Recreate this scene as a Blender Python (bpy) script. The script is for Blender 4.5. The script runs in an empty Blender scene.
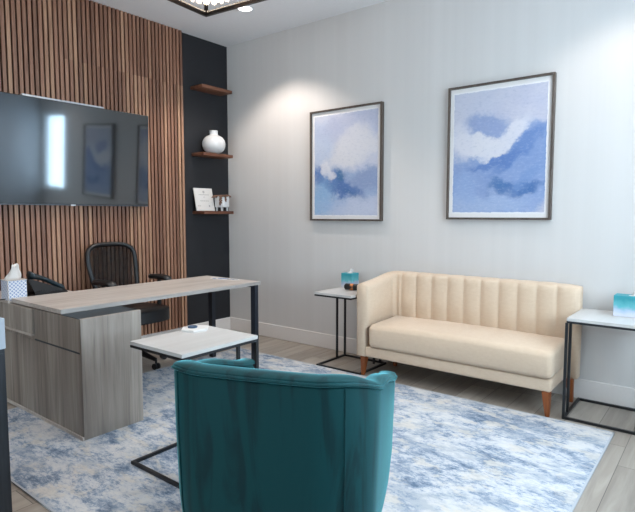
import bpy, bmesh, math, random
from math import sin, cos, pi, radians
from mathutils import Vector, Matrix, noise
random.seed(7)
S = bpy.context.scene
COL = S.collection

# ------------------------------------------------------------ camera, world, lights, exposure
CAMLOC = Vector((4.482, -4.07, 1.32))
cd = bpy.data.cameras.new('camera'); cam = bpy.data.objects.new('camera', cd); COL.objects.link(cam)
cd.sensor_width = 36.0; cd.lens = 525.24 / 635 * 36.0; cd.clip_start = .02
_y, _p, _r = radians(38.205), radians(4.557), radians(.008)
_f = Vector((-sin(_y) * cos(_p), cos(_y) * cos(_p), -sin(_p)))
_rt = Vector((cos(_y), sin(_y), 0)); _up = _rt.cross(_f)
_rt2 = _rt * cos(_r) + _up * sin(_r); _up2 = -_rt * sin(_r) + _up * cos(_r)
m = Matrix((_rt2, _up2, -_f)).transposed().to_4x4(); m.translation = CAMLOC
cam.matrix_world = m
S.camera = cam

w = bpy.data.worlds.new('daylight'); S.world = w; w.use_nodes = True
bg = w.node_tree.nodes['Background']; bg.inputs[0].default_value = (.68, .86, 1, 1); bg.inputs[1].default_value = 4.0
S.view_settings.view_transform = 'Standard'; S.view_settings.look = 'None'
S.view_settings.exposure = 0.12; S.view_settings.gamma = 1; S.view_settings.use_curve_mapping = False

H = 3.16           # ceiling height
RX = 4.95          # right wall
NY = -6.3          # wall behind the camera

def area(name, loc, direction, sx, sy, power, color):
    l = bpy.data.lights.new(name, 'AREA'); l.shape = 'RECTANGLE'; l.size = sx; l.size_y = sy
    l.energy = power; l.color = color
    o = bpy.data.objects.new(name, l); COL.objects.link(o); o.location = loc
    o.rotation_euler = Vector(direction).to_track_quat('-Z', 'Y').to_euler(); return o
def spot(name, loc, direction, power, color, size, blend, rad=.05):
    l = bpy.data.lights.new(name, 'SPOT'); l.energy = power; l.color = color
    l.spot_size = radians(size); l.spot_blend = blend; l.shadow_soft_size = rad
    o = bpy.data.objects.new(name, l); COL.objects.link(o); o.location = loc
    o.rotation_euler = Vector(direction).to_track_quat('-Z', 'Y').to_euler(); return o
area('window_daylight_side', (RX + .22, -1.75, 1.7), (-1, 0, .05), 2.1, 1.7, 80, (.80, .90, 1))
area('window_daylight_corner', (4.55, .125, 1.9), (0, -1, 0), 1.0, 1.4, 50, (.58, .79, 1))
area('window_daylight_near', (2.4, NY - .2, 1.6), (0, 1, .65), 3.2, 1.9, 24, (1, .94, .88))  # added soft fill from behind the camera, tilted up to brighten the ceiling
WARM = (1, .90, .82)
CANS = [(.963, -.649, 84), (3.98, -.66, 36), (.963, -2.95, 60), (2.55, -1.75, 34), (3.98, -2.6, 26), (.963, -4.9, 12), (2.55, -4.9, 6)]  # first is visible, second read off its wall wash; the rest added for light
for cx, cy, pw in CANS:
    spot('downlight_beam', (cx, cy, H - .025), (0, 0, -1), pw, WARM, 112, .45)

# ------------------------------------------------------------ materials
def srgb(h):
    h = h.lstrip('#'); c = [int(h[i:i + 2], 16) / 255 for i in (0, 2, 4)]
    return tuple(x / 12.92 if x <= .04045 else ((x + .055) / 1.055) ** 2.4 for x in c) + (1,)
class MT:
    def __init__(s, name):
        s.m = bpy.data.materials.new(name); s.m.use_nodes = True; s.t = s.m.node_tree; s.N = s.t.nodes
        s.b = s.N['Principled BSDF']; s.out = s.N['Material Output']
    def n(s, typ, **kw):
        x = s.N.new(typ)
        for k, v in kw.items():
            if k.startswith('i_'):
                key = k[2:]; key = int(key) if key.isdigit() else key.replace('_', ' ')
                s.set(x.inputs[key], v)
            else: setattr(x, k, v)
        return x
    def set(s, sock, v):
        if isinstance(v, bpy.types.NodeSocket): s.t.links.new(v, sock)
        elif isinstance(v, bpy.types.Node): s.t.links.new(v.outputs[0], sock)
        else: sock.default_value = v
    def math(s, op, a, b=0.0, c=None, clamp=False):
        x = s.n('ShaderNodeMath', operation=op, use_clamp=clamp); s.set(x.inputs[0], a); s.set(x.inputs[1], b)
        if c is not None: s.set(x.inputs[2], c)
        return x.outputs[0]
    def mix(s, f, a, b, mode='MIX'):
        x = s.n('ShaderNodeMix', data_type='RGBA', blend_type=mode); s.set(x.inputs[0], f); s.set(x.inputs[6], a); s.set(x.inputs[7], b)
        return x.outputs[2]
    def coord(s, scale=(1, 1, 1), loc=(0, 0, 0), kind='Object'):
        tc = s.n('ShaderNodeTexCoord'); mp = s.n('ShaderNodeMapping'); s.set(mp.inputs[0], tc.outputs[kind])
        mp.inputs['Scale'].default_value = scale; mp.inputs['Location'].default_value = loc; return mp.outputs[0]
    def noise(s, vec, scale, detail=4, rough=.5, dist=0):
        x = s.n('ShaderNodeTexNoise'); s.set(x.inputs['Vector'], vec); x.inputs['Scale'].default_value = scale
        x.inputs['Detail'].default_value = detail; x.inputs['Roughness'].default_value = rough; x.inputs['Distortion'].default_value = dist
        return x.outputs[0]
    def ramp(s, f, stops, interp='LINEAR'):
        x = s.n('ShaderNodeValToRGB'); s.set(x.inputs[0], f); e = x.color_ramp.elements; x.color_ramp.interpolation = interp
        while len(e) < len(stops): e.new(.5)
        for el, (p, c) in zip(e, stops): el.position = p; el.color = c
        return x.outputs[0]
    def sstep(s, v, a, b):
        x = s.n('ShaderNodeMapRange', interpolation_type='SMOOTHSTEP'); s.set(x.inputs[0], v)
        x.inputs[1].default_value = a; x.inputs[2].default_value = b; return x.outputs[0]
    def bump(s, h, strength, dist=.01):
        x = s.n('ShaderNodeBump'); s.set(x.inputs['Height'], h); x.inputs['Strength'].default_value = strength; x.inputs['Distance'].default_value = dist
        s.set(s.b.inputs['Normal'], x.outputs[0])
    def col(s, c): s.set(s.b.inputs['Base Color'], c)
    def rough(s, r): s.set(s.b.inputs['Roughness'], r)
def plain(name, hexc, rough=.5, metal=0, spec=.5, bump=None):
    t = MT(name); t.col(srgb(hexc)); t.rough(rough); t.b.inputs['Metallic'].default_value = metal
    t.b.inputs['Specular IOR Level'].default_value = spec
    nz = t.noise(t.coord(), 60, 3); c = t.mix(.12, srgb(hexc), t.ramp(nz, [(.3, srgb(hexc)), (.7, tuple(min(1, x * 1.25) for x in srgb(hexc)[:3]) + (1,))])); t.col(c)
    if bump: t.bump(t.noise(t.coord(), bump[0], 4), bump[1])
    return t.m
def wood(name, axis, c1, c2, c3, rough=.5, scale=1.0, spec=.4, bands=None):
    """streaky laminate grain running along axis"""
    t = MT(name); sc = [14 * scale] * 3; sc['xyz'.index(axis)] = .9 * scale
    v = t.coord(tuple(sc)); n1 = t.noise(v, 1.6, 6, .6, .6)
    sc2 = [60 * scale] * 3; sc2['xyz'.index(axis)] = 2.2 * scale
    n2 = t.noise(t.coord(tuple(sc2)), 1.5, 4, .6)
    sc3 = [4.5 * scale] * 3; sc3['xyz'.index(axis)] = .5 * scale
    n3 = t.noise(t.coord(tuple(sc3), (3, 5, 7)), 1.5, 3, .5)
    c = t.ramp(n1, [(.3, srgb(c1)), (.5, srgb(c2)), (.7, srgb(c3))])
    c = t.mix(t.sstep(n2, .45, .75), c, srgb(c1)); c = t.mix(t.math('MULTIPLY', t.sstep(n3, .4, .65), .5), c, srgb(c3))
    t.col(c); t.rough(rough); t.b.inputs['Specular IOR Level'].default_value = spec; t.bump(n2, .08, .002)
    return t.m

M = {}
# wallpapered wall: faint vertical streaks
t = MT('wallpaper_grey'); n1 = t.noise(t.coord((9, 9, .12)), 1, 5, .6); n2 = t.noise(t.coord((60, 60, 1.2)), 1, 3)
c = t.ramp(n1, [(.3, srgb('#c9c5c2')), (.7, srgb('#cecac7'))]); c = t.mix(t.math('MULTIPLY', n2, .12), c, srgb('#bebcbc'))
t.col(c); t.rough(.75); M['wall'] = t.m
M['wall_plain'] = plain('painted_wall_grey', '#c6c8cc', .8)
M['wall_rear'] = plain('painted_wall_taupe', '#8f8c8a', .8)
M['ceiling'] = plain('ceiling_paint', '#e4e3e4', .85)
M['dark_wall'] = plain('charcoal_paint', '#17181d', .6, bump=(90, .05))
M['base'] = plain('baseboard_white', '#dbd5d1', .45)
M['frame_white'] = plain('window_frame_white', '#d8dadc', .4)
# floor planks along y
t = MT('plank_floor'); v = t.coord(); sx = t.n('ShaderNodeSeparateXYZ'); t.set(sx.inputs[0], v)
pw = .185; xi = t.math('DIVIDE', sx.outputs[0], pw); fl = t.math('FLOOR', xi); fr = t.math('FRACT', xi)
wn = t.n('ShaderNodeTexWhiteNoise', noise_dimensions='1D'); t.set(wn.inputs['W'], fl)
yo = t.math('ADD', t.math('DIVIDE', sx.outputs[1], 1.25), t.math('MULTIPLY', wn.outputs[0], 5)); yf = t.math('FLOOR', yo); yr = t.math('FRACT', yo)
wn2 = t.n('ShaderNodeTexWhiteNoise', noise_dimensions='2D'); cb = t.n('ShaderNodeCombineXYZ'); t.set(cb.inputs[0], fl); t.set(cb.inputs[1], yf); t.set(wn2.inputs['Vector'], cb.outputs[0])
cb2 = t.n('ShaderNodeCombineXYZ'); t.set(cb2.inputs[0], t.math('MULTIPLY', sx.outputs[0], 16)); t.set(cb2.inputs[1], t.math('ADD', t.math('MULTIPLY', sx.outputs[1], 1.3), t.math('MULTIPLY', wn2.outputs[0], 30))); t.set(cb2.inputs[2], t.math('MULTIPLY', wn2.outputs[0], 9))
g = t.noise(cb2.outputs[0], 1.4, 6, .62, .5)
c = t.ramp(g, [(.25, srgb('#6f665d')), (.5, srgb('#93897e')), (.75, srgb('#aea499'))])
c = t.mix(.45, c, t.ramp(wn2.outputs[0], [(0, srgb('#7c736a')), (1, srgb('#b3aa9f'))]))
seam = t.math('MAXIMUM', t.math('LESS_THAN', fr, .018), t.math('LESS_THAN', yr, .003))
c = t.mix(t.math('MULTIPLY', seam, .75), c, srgb('#3a3431')); t.col(c); t.rough(.42); t.bump(g, .1, .003); M['floor'] = t.m
# wood slats: tone per slat and per panel
PITCH = .0405; SLAT0 = -.636
t = MT('walnut_slats'); v = t.coord(); sx = t.n('ShaderNodeSeparateXYZ'); t.set(sx.inputs[0], v)
si = t.math('FLOOR', t.math('DIVIDE', t.math('SUBTRACT', SLAT0, sx.outputs[1]), PITCH))
pi_ = t.math('FLOOR', t.math('DIVIDE', si, 15.0))
j = t.math('GREATER_THAN', sx.outputs[2], t.math('ADD', 2.615, t.math('MULTIPLY', t.math('COMPARE', pi_, 2.0, .1), 1.0)))
wn = t.n('ShaderNodeTexWhiteNoise', noise_dimensions='2D'); cb = t.n('ShaderNodeCombineXYZ'); t.set(cb.inputs[0], si); t.set(cb.inputs[1], j); t.set(wn.inputs['Vector'], cb.outputs[0])
cb2 = t.n('ShaderNodeCombineXYZ'); t.set(cb2.inputs[0], t.math('MULTIPLY', sx.outputs[1], 45)); t.set(cb2.inputs[1], t.math('MULTIPLY', sx.outputs[0], 30)); t.set(cb2.inputs[2], t.math('ADD', t.math('MULTIPLY', sx.outputs[2], 1.6), t.math('MULTIPLY', wn.outputs[0], 40)))
g = t.noise(cb2.outputs[0], 1.2, 6, .6, .8)
c = t.ramp(wn.outputs[0], [(0, srgb('#73503f')), (.35, srgb('#875f4b')), (.7, srgb('#9b705a')), (1, srgb('#b38a6e'))])
c = t.mix(t.sstep(g, .35, .75), c, t.mix(.5, c, srgb('#5a3a2c'))); c = t.mix(t.math('MULTIPLY', t.sstep(g, .55, .2), .35), c, srgb('#b38d72'))
t.col(c); t.rough(.5); M['slat'] = t.m
M['felt'] = plain('black_felt', '#0d0b0b', .95, spec=.1)
M['shelf'] = wood('walnut_shelf', 'y', '#4a2a1d', '#6b4331', '#8a5c45', .45)
M['desk_top'] = wood('greige_laminate', 'y', '#a59a92', '#b8aea6', '#c9c1ba', .42)
M['desk_edge'] = wood('greige_edge', 'y', '#8f8983', '#a29b95', '#b2aca7', .5)
M['desk_body'] = wood('grey_oak_laminate', 'z', '#6f665f', '#90857c', '#ada398', .5, .42)
M['desk_panel'] = wood('grey_oak_panel', 'z', '#756d66', '#958c83', '#b0a79d', .5, .7)
M['desk_dark'] = plain('dark_filler_board', '#27333a', .5)
M['table_top'] = wood('pale_laminate', 'y', '#b8b4b0', '#bfbcb8', '#c6c3c0', .4, .5)
M['black_metal'] = plain('black_powder_coat', '#15171b', .45)
M['post_metal'] = plain('slate_powder_coat', '#20242d', .45)
M['black_plastic'] = plain('black_plastic', '#141416', .38)
M['black_leather'] = plain('black_vinyl', '#1b1b1d', .42, bump=(200, .1))
t = MT('black_mesh'); t.col(srgb('#101012')); t.rough(.8); v = t.coord((260, 260, 260)); ch = t.n('ShaderNodeTexChecker'); t.set(ch.inputs[0], v); ch.inputs['Scale'].default_value = 1
t.set(t.b.inputs['Alpha'], .62); M['mesh'] = t.m
t = MT('television_glass'); t.col((.004, .006, .008, 1)); t.rough(.06); t.b.inputs['IOR'].default_value = 2.15; M['screen'] = t.m
M['tv_black'] = plain('television_case', '#0b0c0e', .35)
M['silver'] = plain('brushed_silver', '#c6c8cc', .35, .3)
# ivory bouclé
def fabric(name, c1, c2, rough, sheen, scale, bstr, stint=(1, 1, 1, 1)):
    t = MT(name); nz = t.noise(t.coord((1, 1, 1)), scale, 3, .6); n2 = t.noise(t.coord((1, 1, 2.2)), scale * .12, 3)
    t.col(t.mix(t.math('MULTIPLY', t.math('ADD', nz, n2), .5), srgb(c1), srgb(c2))); t.rough(rough)
    t.b.inputs['Sheen Weight'].default_value = sheen; t.b.inputs['Sheen Roughness'].default_value = .4; t.b.inputs['Sheen Tint'].default_value = stint
    t.b.inputs['Specular IOR Level'].default_value = .2; t.bump(nz, bstr, .004); return t
M['ivory'] = fabric('ivory_textured_fabric', '#c7ad93', '#decab4', .9, .2, 260, .5).m
t = MT('teal_velvet'); nz = t.noise(t.coord((11, 11, 1.5)), 1, 4, .55, .8); n2 = t.noise(t.coord(), 300, 2)
t.col(t.mix(t.sstep(nz, .48, .62), srgb('#074044'), srgb('#052f33'))); t.rough(.65); t.b.inputs['Sheen Weight'].default_value = .9; t.b.inputs['Sheen Roughness'].default_value = .25
t.b.inputs['Sheen Tint'].default_value = (.25, .8, .9, 1); t.b.inputs['Specular IOR Level'].default_value = .25; t.bump(n2, .15, .002); M['velvet'] = t.m
M['leg_wood'] = wood('amber_wood_leg', 'z', '#663518', '#834620', '#995830', .4)
# rug: distressed blue, white and grey
t = MT('distressed_rug'); v = t.coord()
a = t.noise(t.coord((1.0, 1.5, 1)), 2.4, 10, .74, .3); b = t.noise(t.coord((1.2, 2.2, 1), (9, 4, 0)), 6.5, 9, .76, .2); d = t.noise(t.coord((7, 16, 1), (2, 7, 0)), 4.2, 6, .85)
f = t.math('ADD', t.math('MULTIPLY', a, .38), t.math('ADD', t.math('MULTIPLY', b, .34), t.math('MULTIPLY', d, .28)))
sx = t.n('ShaderNodeSeparateXYZ'); t.set(sx.inputs[0], v)
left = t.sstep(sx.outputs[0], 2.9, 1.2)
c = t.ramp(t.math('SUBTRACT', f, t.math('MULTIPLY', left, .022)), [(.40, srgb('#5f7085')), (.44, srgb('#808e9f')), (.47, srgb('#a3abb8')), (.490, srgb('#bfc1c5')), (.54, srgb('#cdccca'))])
gr = t.noise(t.coord((1.3, 2.4, 1), (31, 2, 0)), 2.2, 8, .7); c = t.mix(t.math('MULTIPLY', t.sstep(gr, .5, .6), .5), c, srgb('#8d98a6'))
be = t.noise(t.coord((1.5, 2.6, 1), (3, 22, 0)), 3, 8, .7); c = t.mix(t.math('MULTIPLY', t.math('MULTIPLY', t.sstep(be, .52, .6), left), .65), c, srgb('#cfc8bd'))
t.col(c); t.rough(.95); t.b.inputs['Specular IOR Level'].default_value = .1; t.bump(d, .3, .004); M['rug'] = t.m
M['rug_edge'] = plain('rug_binding', '#a9adb3', .9)
M['white_ceramic'] = plain('white_ceramic', '#cdcdcd', .3)
M['paper'] = plain('white_paper', '#d3cfcb', .7)
M['ink'] = plain('grey_print', '#9a9794', .8)
M['twig'] = plain('dried_brown_foliage', '#76594a', .9)
M['blue_print'] = plain('blue_print', '#3d6ba5', .6)
M['navy_print'] = plain('navy_print', '#2d4763', .6)
M['walnut_frame'] = wood('grey_brown_frame', 'z', '#3a302b', '#4c413a', '#62574f', .4)
M['mat_white'] = plain('off_white_mount', '#dedad8', .8)
M['cab_light'] = plain('pale_grey_laminate', '#aeb6c0', .5)
M['cab_dark'] = wood('charcoal_oak', 'z', '#25282d', '#31343a', '#3d4147', .5)
M['green_board'] = plain('dark_green_board', '#17332f', .7)
M['orange_print'] = plain('orange_print', '#c8773c', .5)
M['remote'] = plain('black_cylinder_plastic', '#1d1d1f', .4)
# teal-to-white tissue box print (by height of the box)
t = MT('teal_watercolour_print'); sx = t.n('ShaderNodeSeparateXYZ'); t.set(sx.inputs[0], t.coord())
nz = t.noise(t.coord(), 28, 4); hh = t.math('ADD', sx.outputs[2], t.math('MULTIPLY', t.math('SUBTRACT', nz, .5), .05))
t.col(t.ramp(t.math('MULTIPLY', hh, 8), [(.1, srgb('#c9cbd6')), (.35, srgb('#a8b9cf')), (.55, srgb('#5eabb4')), (.9, srgb('#2f8f99'))])); t.rough(.5); M['teal_print'] = t.m
# lattice patterned tissue box
t = MT('lattice_print'); v = t.coord(); sx = t.n('ShaderNodeSeparateXYZ'); t.set(sx.inputs[0], v)
hx = t.math('ADD', sx.outputs[0], sx.outputs[1]); k = 40.0
aa = t.math('FRACT', t.math('MULTIPLY', t.math('ADD', hx, sx.outputs[2]), k)); bb = t.math('FRACT', t.math('MULTIPLY', t.math('SUBTRACT', hx, sx.outputs[2]), k))
mm = t.math('MAXIMUM', t.math('LESS_THAN', aa, .34), t.math('LESS_THAN', bb, .34)); t.col(t.mix(mm, srgb('#8e9fc0'), srgb('#dcdde2'))); t.rough(.6); M['lattice'] = t.m
def emit(name, c, s):
    t = MT(name); t.b.inputs['Emission Color'].default_value = c; t.b.inputs['Emission Strength'].default_value = s; t.col(c); return t.m
M['lens'] = emit('downlight_lens', (1, .98, .96, 1), 3.0)
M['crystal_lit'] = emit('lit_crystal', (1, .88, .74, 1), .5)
t = MT('clear_crystal'); t.b.inputs['Transmission Weight'].default_value = .6; t.rough(.1); t.col(srgb('#e8dccd')); t.b.inputs['Emission Color'].default_value = (1, .85, .7, 1); t.b.inputs['Emission Strength'].default_value = .0; M['crystal'] = t.m
# window glass
t = MT('window_glass'); g1 = t.n('ShaderNodeBsdfGlossy'); g1.inputs['Roughness'].default_value = .02; tr = t.n('ShaderNodeBsdfTransparent'); tr.inputs[0].default_value = (.93, .96, .97, 1)
mx = t.n('ShaderNodeMixShader'); mx.inputs[0].default_value = .06; t.t.links.new(tr.outputs[0], mx.inputs[1]); t.t.links.new(g1.outputs[0], mx.inputs[2]); t.t.links.new(mx.outputs[0], t.out.inputs[0]); M['glass'] = t.m

# paintings -- u across, v up, both 0..1 on the sheet
def tone(h):
    c = srgb(h); g = sum(c[:3]) / 3
    return tuple((x * .84 + g * .16) * .82 for x in c[:3]) + (1,)
def painting(name, wid, hei, base, blobs, seed):
    t = MT(name); v = t.coord((1 / wid, 1, 1 / hei)); 
    n1 = t.n('ShaderNodeTexNoise'); t.set(n1.inputs['Vector'], t.coord((1, 1, 1), (seed, 0, seed))); n1.inputs['Scale'].default_value = 5; n1.inputs['Detail'].default_value = 7; n1.inputs['Roughness'].default_value = .62
    sb = t.n('ShaderNodeVectorMath', operation='SUBTRACT'); t.set(sb.inputs[0], n1.outputs['Color']); sb.inputs[1].default_value = (.5, .5, .5)
    sc = t.n('ShaderNodeVectorMath', operation='SCALE'); t.set(sc.inputs[0], sb.outputs[0]); sc.inputs['Scale'].default_value = .30
    ad = t.n('ShaderNodeVectorMath', operation='ADD'); t.set(ad.inputs[0], v); t.set(ad.inputs[1], sc.outputs[0])
    sx = t.n('ShaderNodeSeparateXYZ'); t.set(sx.inputs[0], ad.outputs[0]); U, V = sx.outputs[0], sx.outputs[2]
    fine = t.noise(t.coord((1, 1, 1), (seed, 3, 1)), 22, 5, .65)
    c = t.mix(t.sstep(t.noise(t.coord((1, 1, 1.4), (seed, 9, 1)), 4, 5), .35, .65), tone(base[0]), tone(base[1]))
    for (u, vv, ru, rv, rot, hexc, op, soft) in blobs:
        du = t.math('SUBTRACT', U, u); dv = t.math('SUBTRACT', V, vv); cr, sr = cos(radians(rot)), sin(radians(rot))
        a = t.math('DIVIDE', t.math('ADD', t.math('MULTIPLY', du, cr), t.math('MULTIPLY', dv, sr)), ru)
        b = t.math('DIVIDE', t.math('SUBTRACT', t.math('MULTIPLY', dv, cr), t.math('MULTIPLY', du, sr)), rv)
        r = t.math('SQRT', t.math('ADD', t.math('MULTIPLY', a, a), t.math('MULTIPLY', b, b)))
        r = t.math('ADD', r, t.math('MULTIPLY', t.math('SUBTRACT', fine, .5), .5))
        mask = t.math('MULTIPLY', t.sstep(r, 1 + soft, 1 - soft), op)
        c = t.mix(mask, c, tone(hexc))
    br = t.noise(t.coord((1, 1, 2.2), (seed, 1, 4)), 30, 6, .7); c = t.mix(t.math('MULTIPLY', t.sstep(br, .5, .68), .16), c, tone('#e6e4ee')); c = t.mix(t.math('MULTIPLY', t.sstep(br, .48, .34), .22), c, tone('#6f86b4'))
    # ragged unpainted rim of the sheet
    s2 = t.n('ShaderNodeSeparateXYZ'); t.set(s2.inputs[0], v)
    e = t.math('MINIMUM', t.math('MINIMUM', s2.outputs[0], t.math('SUBTRACT', 1, s2.outputs[0])), t.math('MINIMUM', s2.outputs[2], t.math('SUBTRACT', 1, s2.outputs[2])))
    e = t.math('ADD', e, t.math('MULTIPLY', t.math('SUBTRACT', fine, .5), .02)); c = t.mix(t.math('LESS_THAN', e, .012), c, srgb('#e2dfe0'))
    t.col(c); t.rough(.6); return t.m
M['art_a'] = painting('watercolour_blue_valley', .735, .965, ('#b9c0dc', '#cfd0de'), [
    (.15, .62, .16, .34, 0, '#bccbe6', .8, .5), (.55, .90, .5, .10, 10, '#b3b9d8', .6, .5),
    (.62, .62, .42, .13, 12, '#dcdae0', .9, .4), (.70, .72, .30, .12, 0, '#d8d6de', .8, .4),
    (.62, .30, .60, .16, -2, '#8ea8d3', .85, .35), (.85, .36, .30, .10, 5, '#8197c4', .7, .4),
    (.30, .34, .34, .10, -18, '#4a78bd', .95, .3), (.55, .24, .30, .07, -12, '#4271b4', .9, .3),
    (.42, .37, .09, .07, 20, '#2c6ea0', .8, .4), (.62, .21, .12, .03, -8, '#2f6aa8', .8, .4),
    (.22, .44, .12, .06, -35, '#e0dfe8', .9, .3), (.10, .16, .22, .20, 0, '#86b8e6', .85, .5),
    (.40, .10, .3, .08, 0, '#9db9e4', .7, .5), (.75, .10, .35, .10, 5, '#c3cbe3', .8, .5)], 1.7)
M['art_b'] = painting('watercolour_blue_wave', .725, .955, ('#bfc1d8', '#cccbdb'), [
    (.22, .90, .3, .14, 0, '#c6c9dd', .7, .5), (.55, .26, .75, .32, 6, '#7f9dd2', .95, .2),
    (.88, .55, .30, .17, 10, '#7b9ad0', .9, .25), (.36, .70, .26, .10, -5, '#8aa0d0', .9, .35),
    (.30, .55, .34, .10, -8, '#e2dfe6', .95, .25), (.60, .59, .27, .075, 30, '#dddbe5', .95, .3), (.12, .60, .12, .16, 20, '#dcdae6', .8, .4),
    (.72, .50, .34, .05, 34, '#5c86c8', .85, .4), (.48, .41, .30, .035, 12, '#4f7dc4', .85, .4),
    (.70, .20, .26, .055, 0, '#2f6cb0', .95, .3), (.52, .23, .10, .05, 0, '#3b74b4', .8, .4),
    (.80, .28, .16, .06, 30, '#6f95cf', .7, .4), (.35, .08, .5, .10, 0, '#a3b8de', .75, .5), (.15, .20, .12, .12, 0, '#8caadb', .7, .5)], 6.3)

# ------------------------------------------------------------ mesh helpers
def box(bm, x0, x1, y0, y1, z0, z1, bevel=0, seg=2):
    r = bmesh.ops.create_cube(bm, size=1); vs = r['verts']
    for v in vs: v.co = Vector((x0 if v.co.x < 0 else x1, y0 if v.co.y < 0 else y1, z0 if v.co.z < 0 else z1))
    if bevel:
        es = list({e for v in vs for e in v.link_edges})
        bmesh.ops.bevel(bm, geom=es, offset=bevel, segments=seg, affect='EDGES', profile=.5)
def bar(bm, a, b, wx, wy=None, up=(0, 0, 1)):
    """rectangular bar from a to b"""
    a, b = Vector(a), Vector(b); wy = wy or wx; d = (b - a).normalized(); u = Vector(up)
    if abs(d.dot(u)) > .95: u = Vector((0, 1, 0))
    s = d.cross(u).normalized() * wx / 2; q = s.cross(d).normalized() * wy / 2
    vs = [bm.verts.new(p + i * s + k * q) for p in (a, b) for i, k in ((-1, -1), (1, -1), (1, 1), (-1, 1))]
    for f in ((3, 2, 1, 0), (4, 5, 6, 7), (0, 1, 5, 4), (1, 2, 6, 5), (2, 3, 7, 6), (3, 0, 4, 7)): bm.faces.new([vs[i] for i in f])
def tube(bm, pts, r, n=8, closed=False, cap=True):
    pts = [Vector(p) for p in pts]; rs = r if isinstance(r, (list, tuple)) else [r] * len(pts); rings = []
    prev = None
    for i, p in enumerate(pts):
        if closed: d = pts[(i + 1) % len(pts)] - pts[i - 1]
        else: d = pts[min(i + 1, len(pts) - 1)] - pts[max(i - 1, 0)]
        d.normalize()
        if prev is None: u = d.orthogonal().normalized()
        else: u = (prev - d * prev.dot(d)).normalized()
        prev = u; w_ = d.cross(u)
        rings.append([bm.verts.new(p + (u * cos(2 * pi * k / n) + w_ * sin(2 * pi * k / n)) * rs[i]) for k in range(n)])
    L = len(rings)
    for i in range(L if closed else L - 1):
        A, B = rings[i], rings[(i + 1) % L]
        for k in range(n): bm.faces.new((A[k], A[(k + 1) % n], B[(k + 1) % n], B[k]))
    if cap and not closed: bm.faces.new(rings[0][::-1]); bm.faces.new(rings[-1])
def lathe(bm, prof, n=32, c=(0, 0, 0), cap=True):
    c = Vector(c); rings = []
    for r, z in prof: rings.append([bm.verts.new(c + Vector((max(r, 1e-4) * cos(2 * pi * k / n), max(r, 1e-4) * sin(2 * pi * k / n), z))) for k in range(n)])
    for A, B in zip(rings, rings[1:]):
        for k in range(n): bm.faces.new((A[k], A[(k + 1) % n], B[(k + 1) % n], B[k]))
    if cap: bm.faces.new(rings[0][::-1]); bm.faces.new(rings[-1])
def prism(bm, poly, z0, z1, bevel=0):
    lo = [bm.verts.new((x, y, z0)) for x, y in poly]; hi = [bm.verts.new((x, y, z1)) for x, y in poly]; n = len(poly)
    fs = [bm.faces.new(lo[::-1]), bm.faces.new(hi)] + [bm.faces.new((lo[i], lo[(i + 1) % n], hi[(i + 1) % n], hi[i])) for i in range(n)]
    if bevel: bmesh.ops.bevel(bm, geom=list({e for f in fs[:2] for e in f.edges}), offset=bevel, segments=3, affect='EDGES', profile=.5)
def band(bm, secs):
    """loft closed cross-sections (lists of points) into a solid band"""
    rings = [[bm.verts.new(p) for p in s] for s in secs]; n = len(rings[0])
    for A, B in zip(rings, rings[1:]):
        for k in range(n): bm.faces.new((A[k], A[(k + 1) % n], B[(k + 1) % n], B[k]))
    bm.faces.new(rings[0][::-1]); bm.faces.new(rings[-1])
def obj(name, bm, mat, parent=None, smooth=False, world=True):
    """link bm as one mesh object; world coordinates are moved into the parent's frame"""
    bmesh.ops.recalc_face_normals(bm, faces=bm.faces)
    if parent is not None and world:
        inv = Matrix.LocRotScale(parent.location, parent.rotation_euler, None).inverted()
        p = parent
        if p.parent: inv = inv @ Matrix.LocRotScale(p.parent.location, p.parent.rotation_euler, None).inverted()
        bm.transform(inv)
    me = bpy.data.meshes.new(name); bm.to_mesh(me); bm.free(); o = bpy.data.objects.new(name, me); COL.objects.link(o)
    me.materials.append(M[mat] if isinstance(mat, str) else mat)
    if smooth:
        for p in me.polygons: p.use_smooth = True
        if smooth != 'full': me.set_sharp_from_angle(angle=radians(38))
    if parent is not None: o.parent = parent
    return o
def B(): return bmesh.new()
def tag(o, label, cat, group=None):
    o['label'] = label; o['category'] = cat
    if group: o['group'] = group
    return o
def thing(name, label, cat, loc, rz=0, group=None):
    o = bpy.data.objects.new(name, None); COL.objects.link(o); o.location = loc; o.rotation_euler = (0, 0, rz); o.empty_display_size = .1
    return tag(o, label, cat, group)
def struct(name, bm, mat, parent=None, smooth=False):
    o = obj(name, bm, mat, parent, smooth)
    if parent is None: o['kind'] = 'structure'
    return o
def simple(name, mat, parent, *a, **k):
    bm = B(); box(bm, *a, **k); return obj(name, bm, mat, parent, smooth=bool(k.get('bevel')))

# ------------------------------------------------------------ room
bm = B(); box(bm, -.2, RX + .2, NY - .2, .2, -.1, 0); struct('floor', bm, 'floor')
bm = B(); box(bm, -.2, RX + .2, NY - .2, .2, H, H + .1); struct('ceiling', bm, 'ceiling')
bm = B(); box(bm, -.2, 0, NY - .2, .2, 0, H); struct('wall_left', bm, 'dark_wall')
def wall_with_hole(name, axis, w0, w1, a0, a1, h0, h1, z0, z1, mat):
    bm = B()
    def b(p, q, r, s):
        if q - p < 1e-4 or s - r < 1e-4: return
        if axis == 'y': box(bm, p, q, w0, w1, r, s)
        else: box(bm, w0, w1, p, q, r, s)
    b(a0, h0, 0, H); b(h1, a1, 0, H); b(h0, h1, 0, z0); b(h0, h1, z1, H)
    return struct(name, bm, mat)
WB = (4.13, 4.89, 1.28, 2.52)
wall_with_hole('wall_back', 'y', 0, .1, 0, RX, WB[0], WB[1], WB[2], WB[3], 'wall')
WR = (-2.8, -.75, .85, 2.5)
wall_with_hole('wall_right', 'x', RX, RX + .2, NY, .2, WR[0], WR[1], WR[2], WR[3], 'wall_plain')
WN = (.8, 4.0, .7, 2.5)
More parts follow.
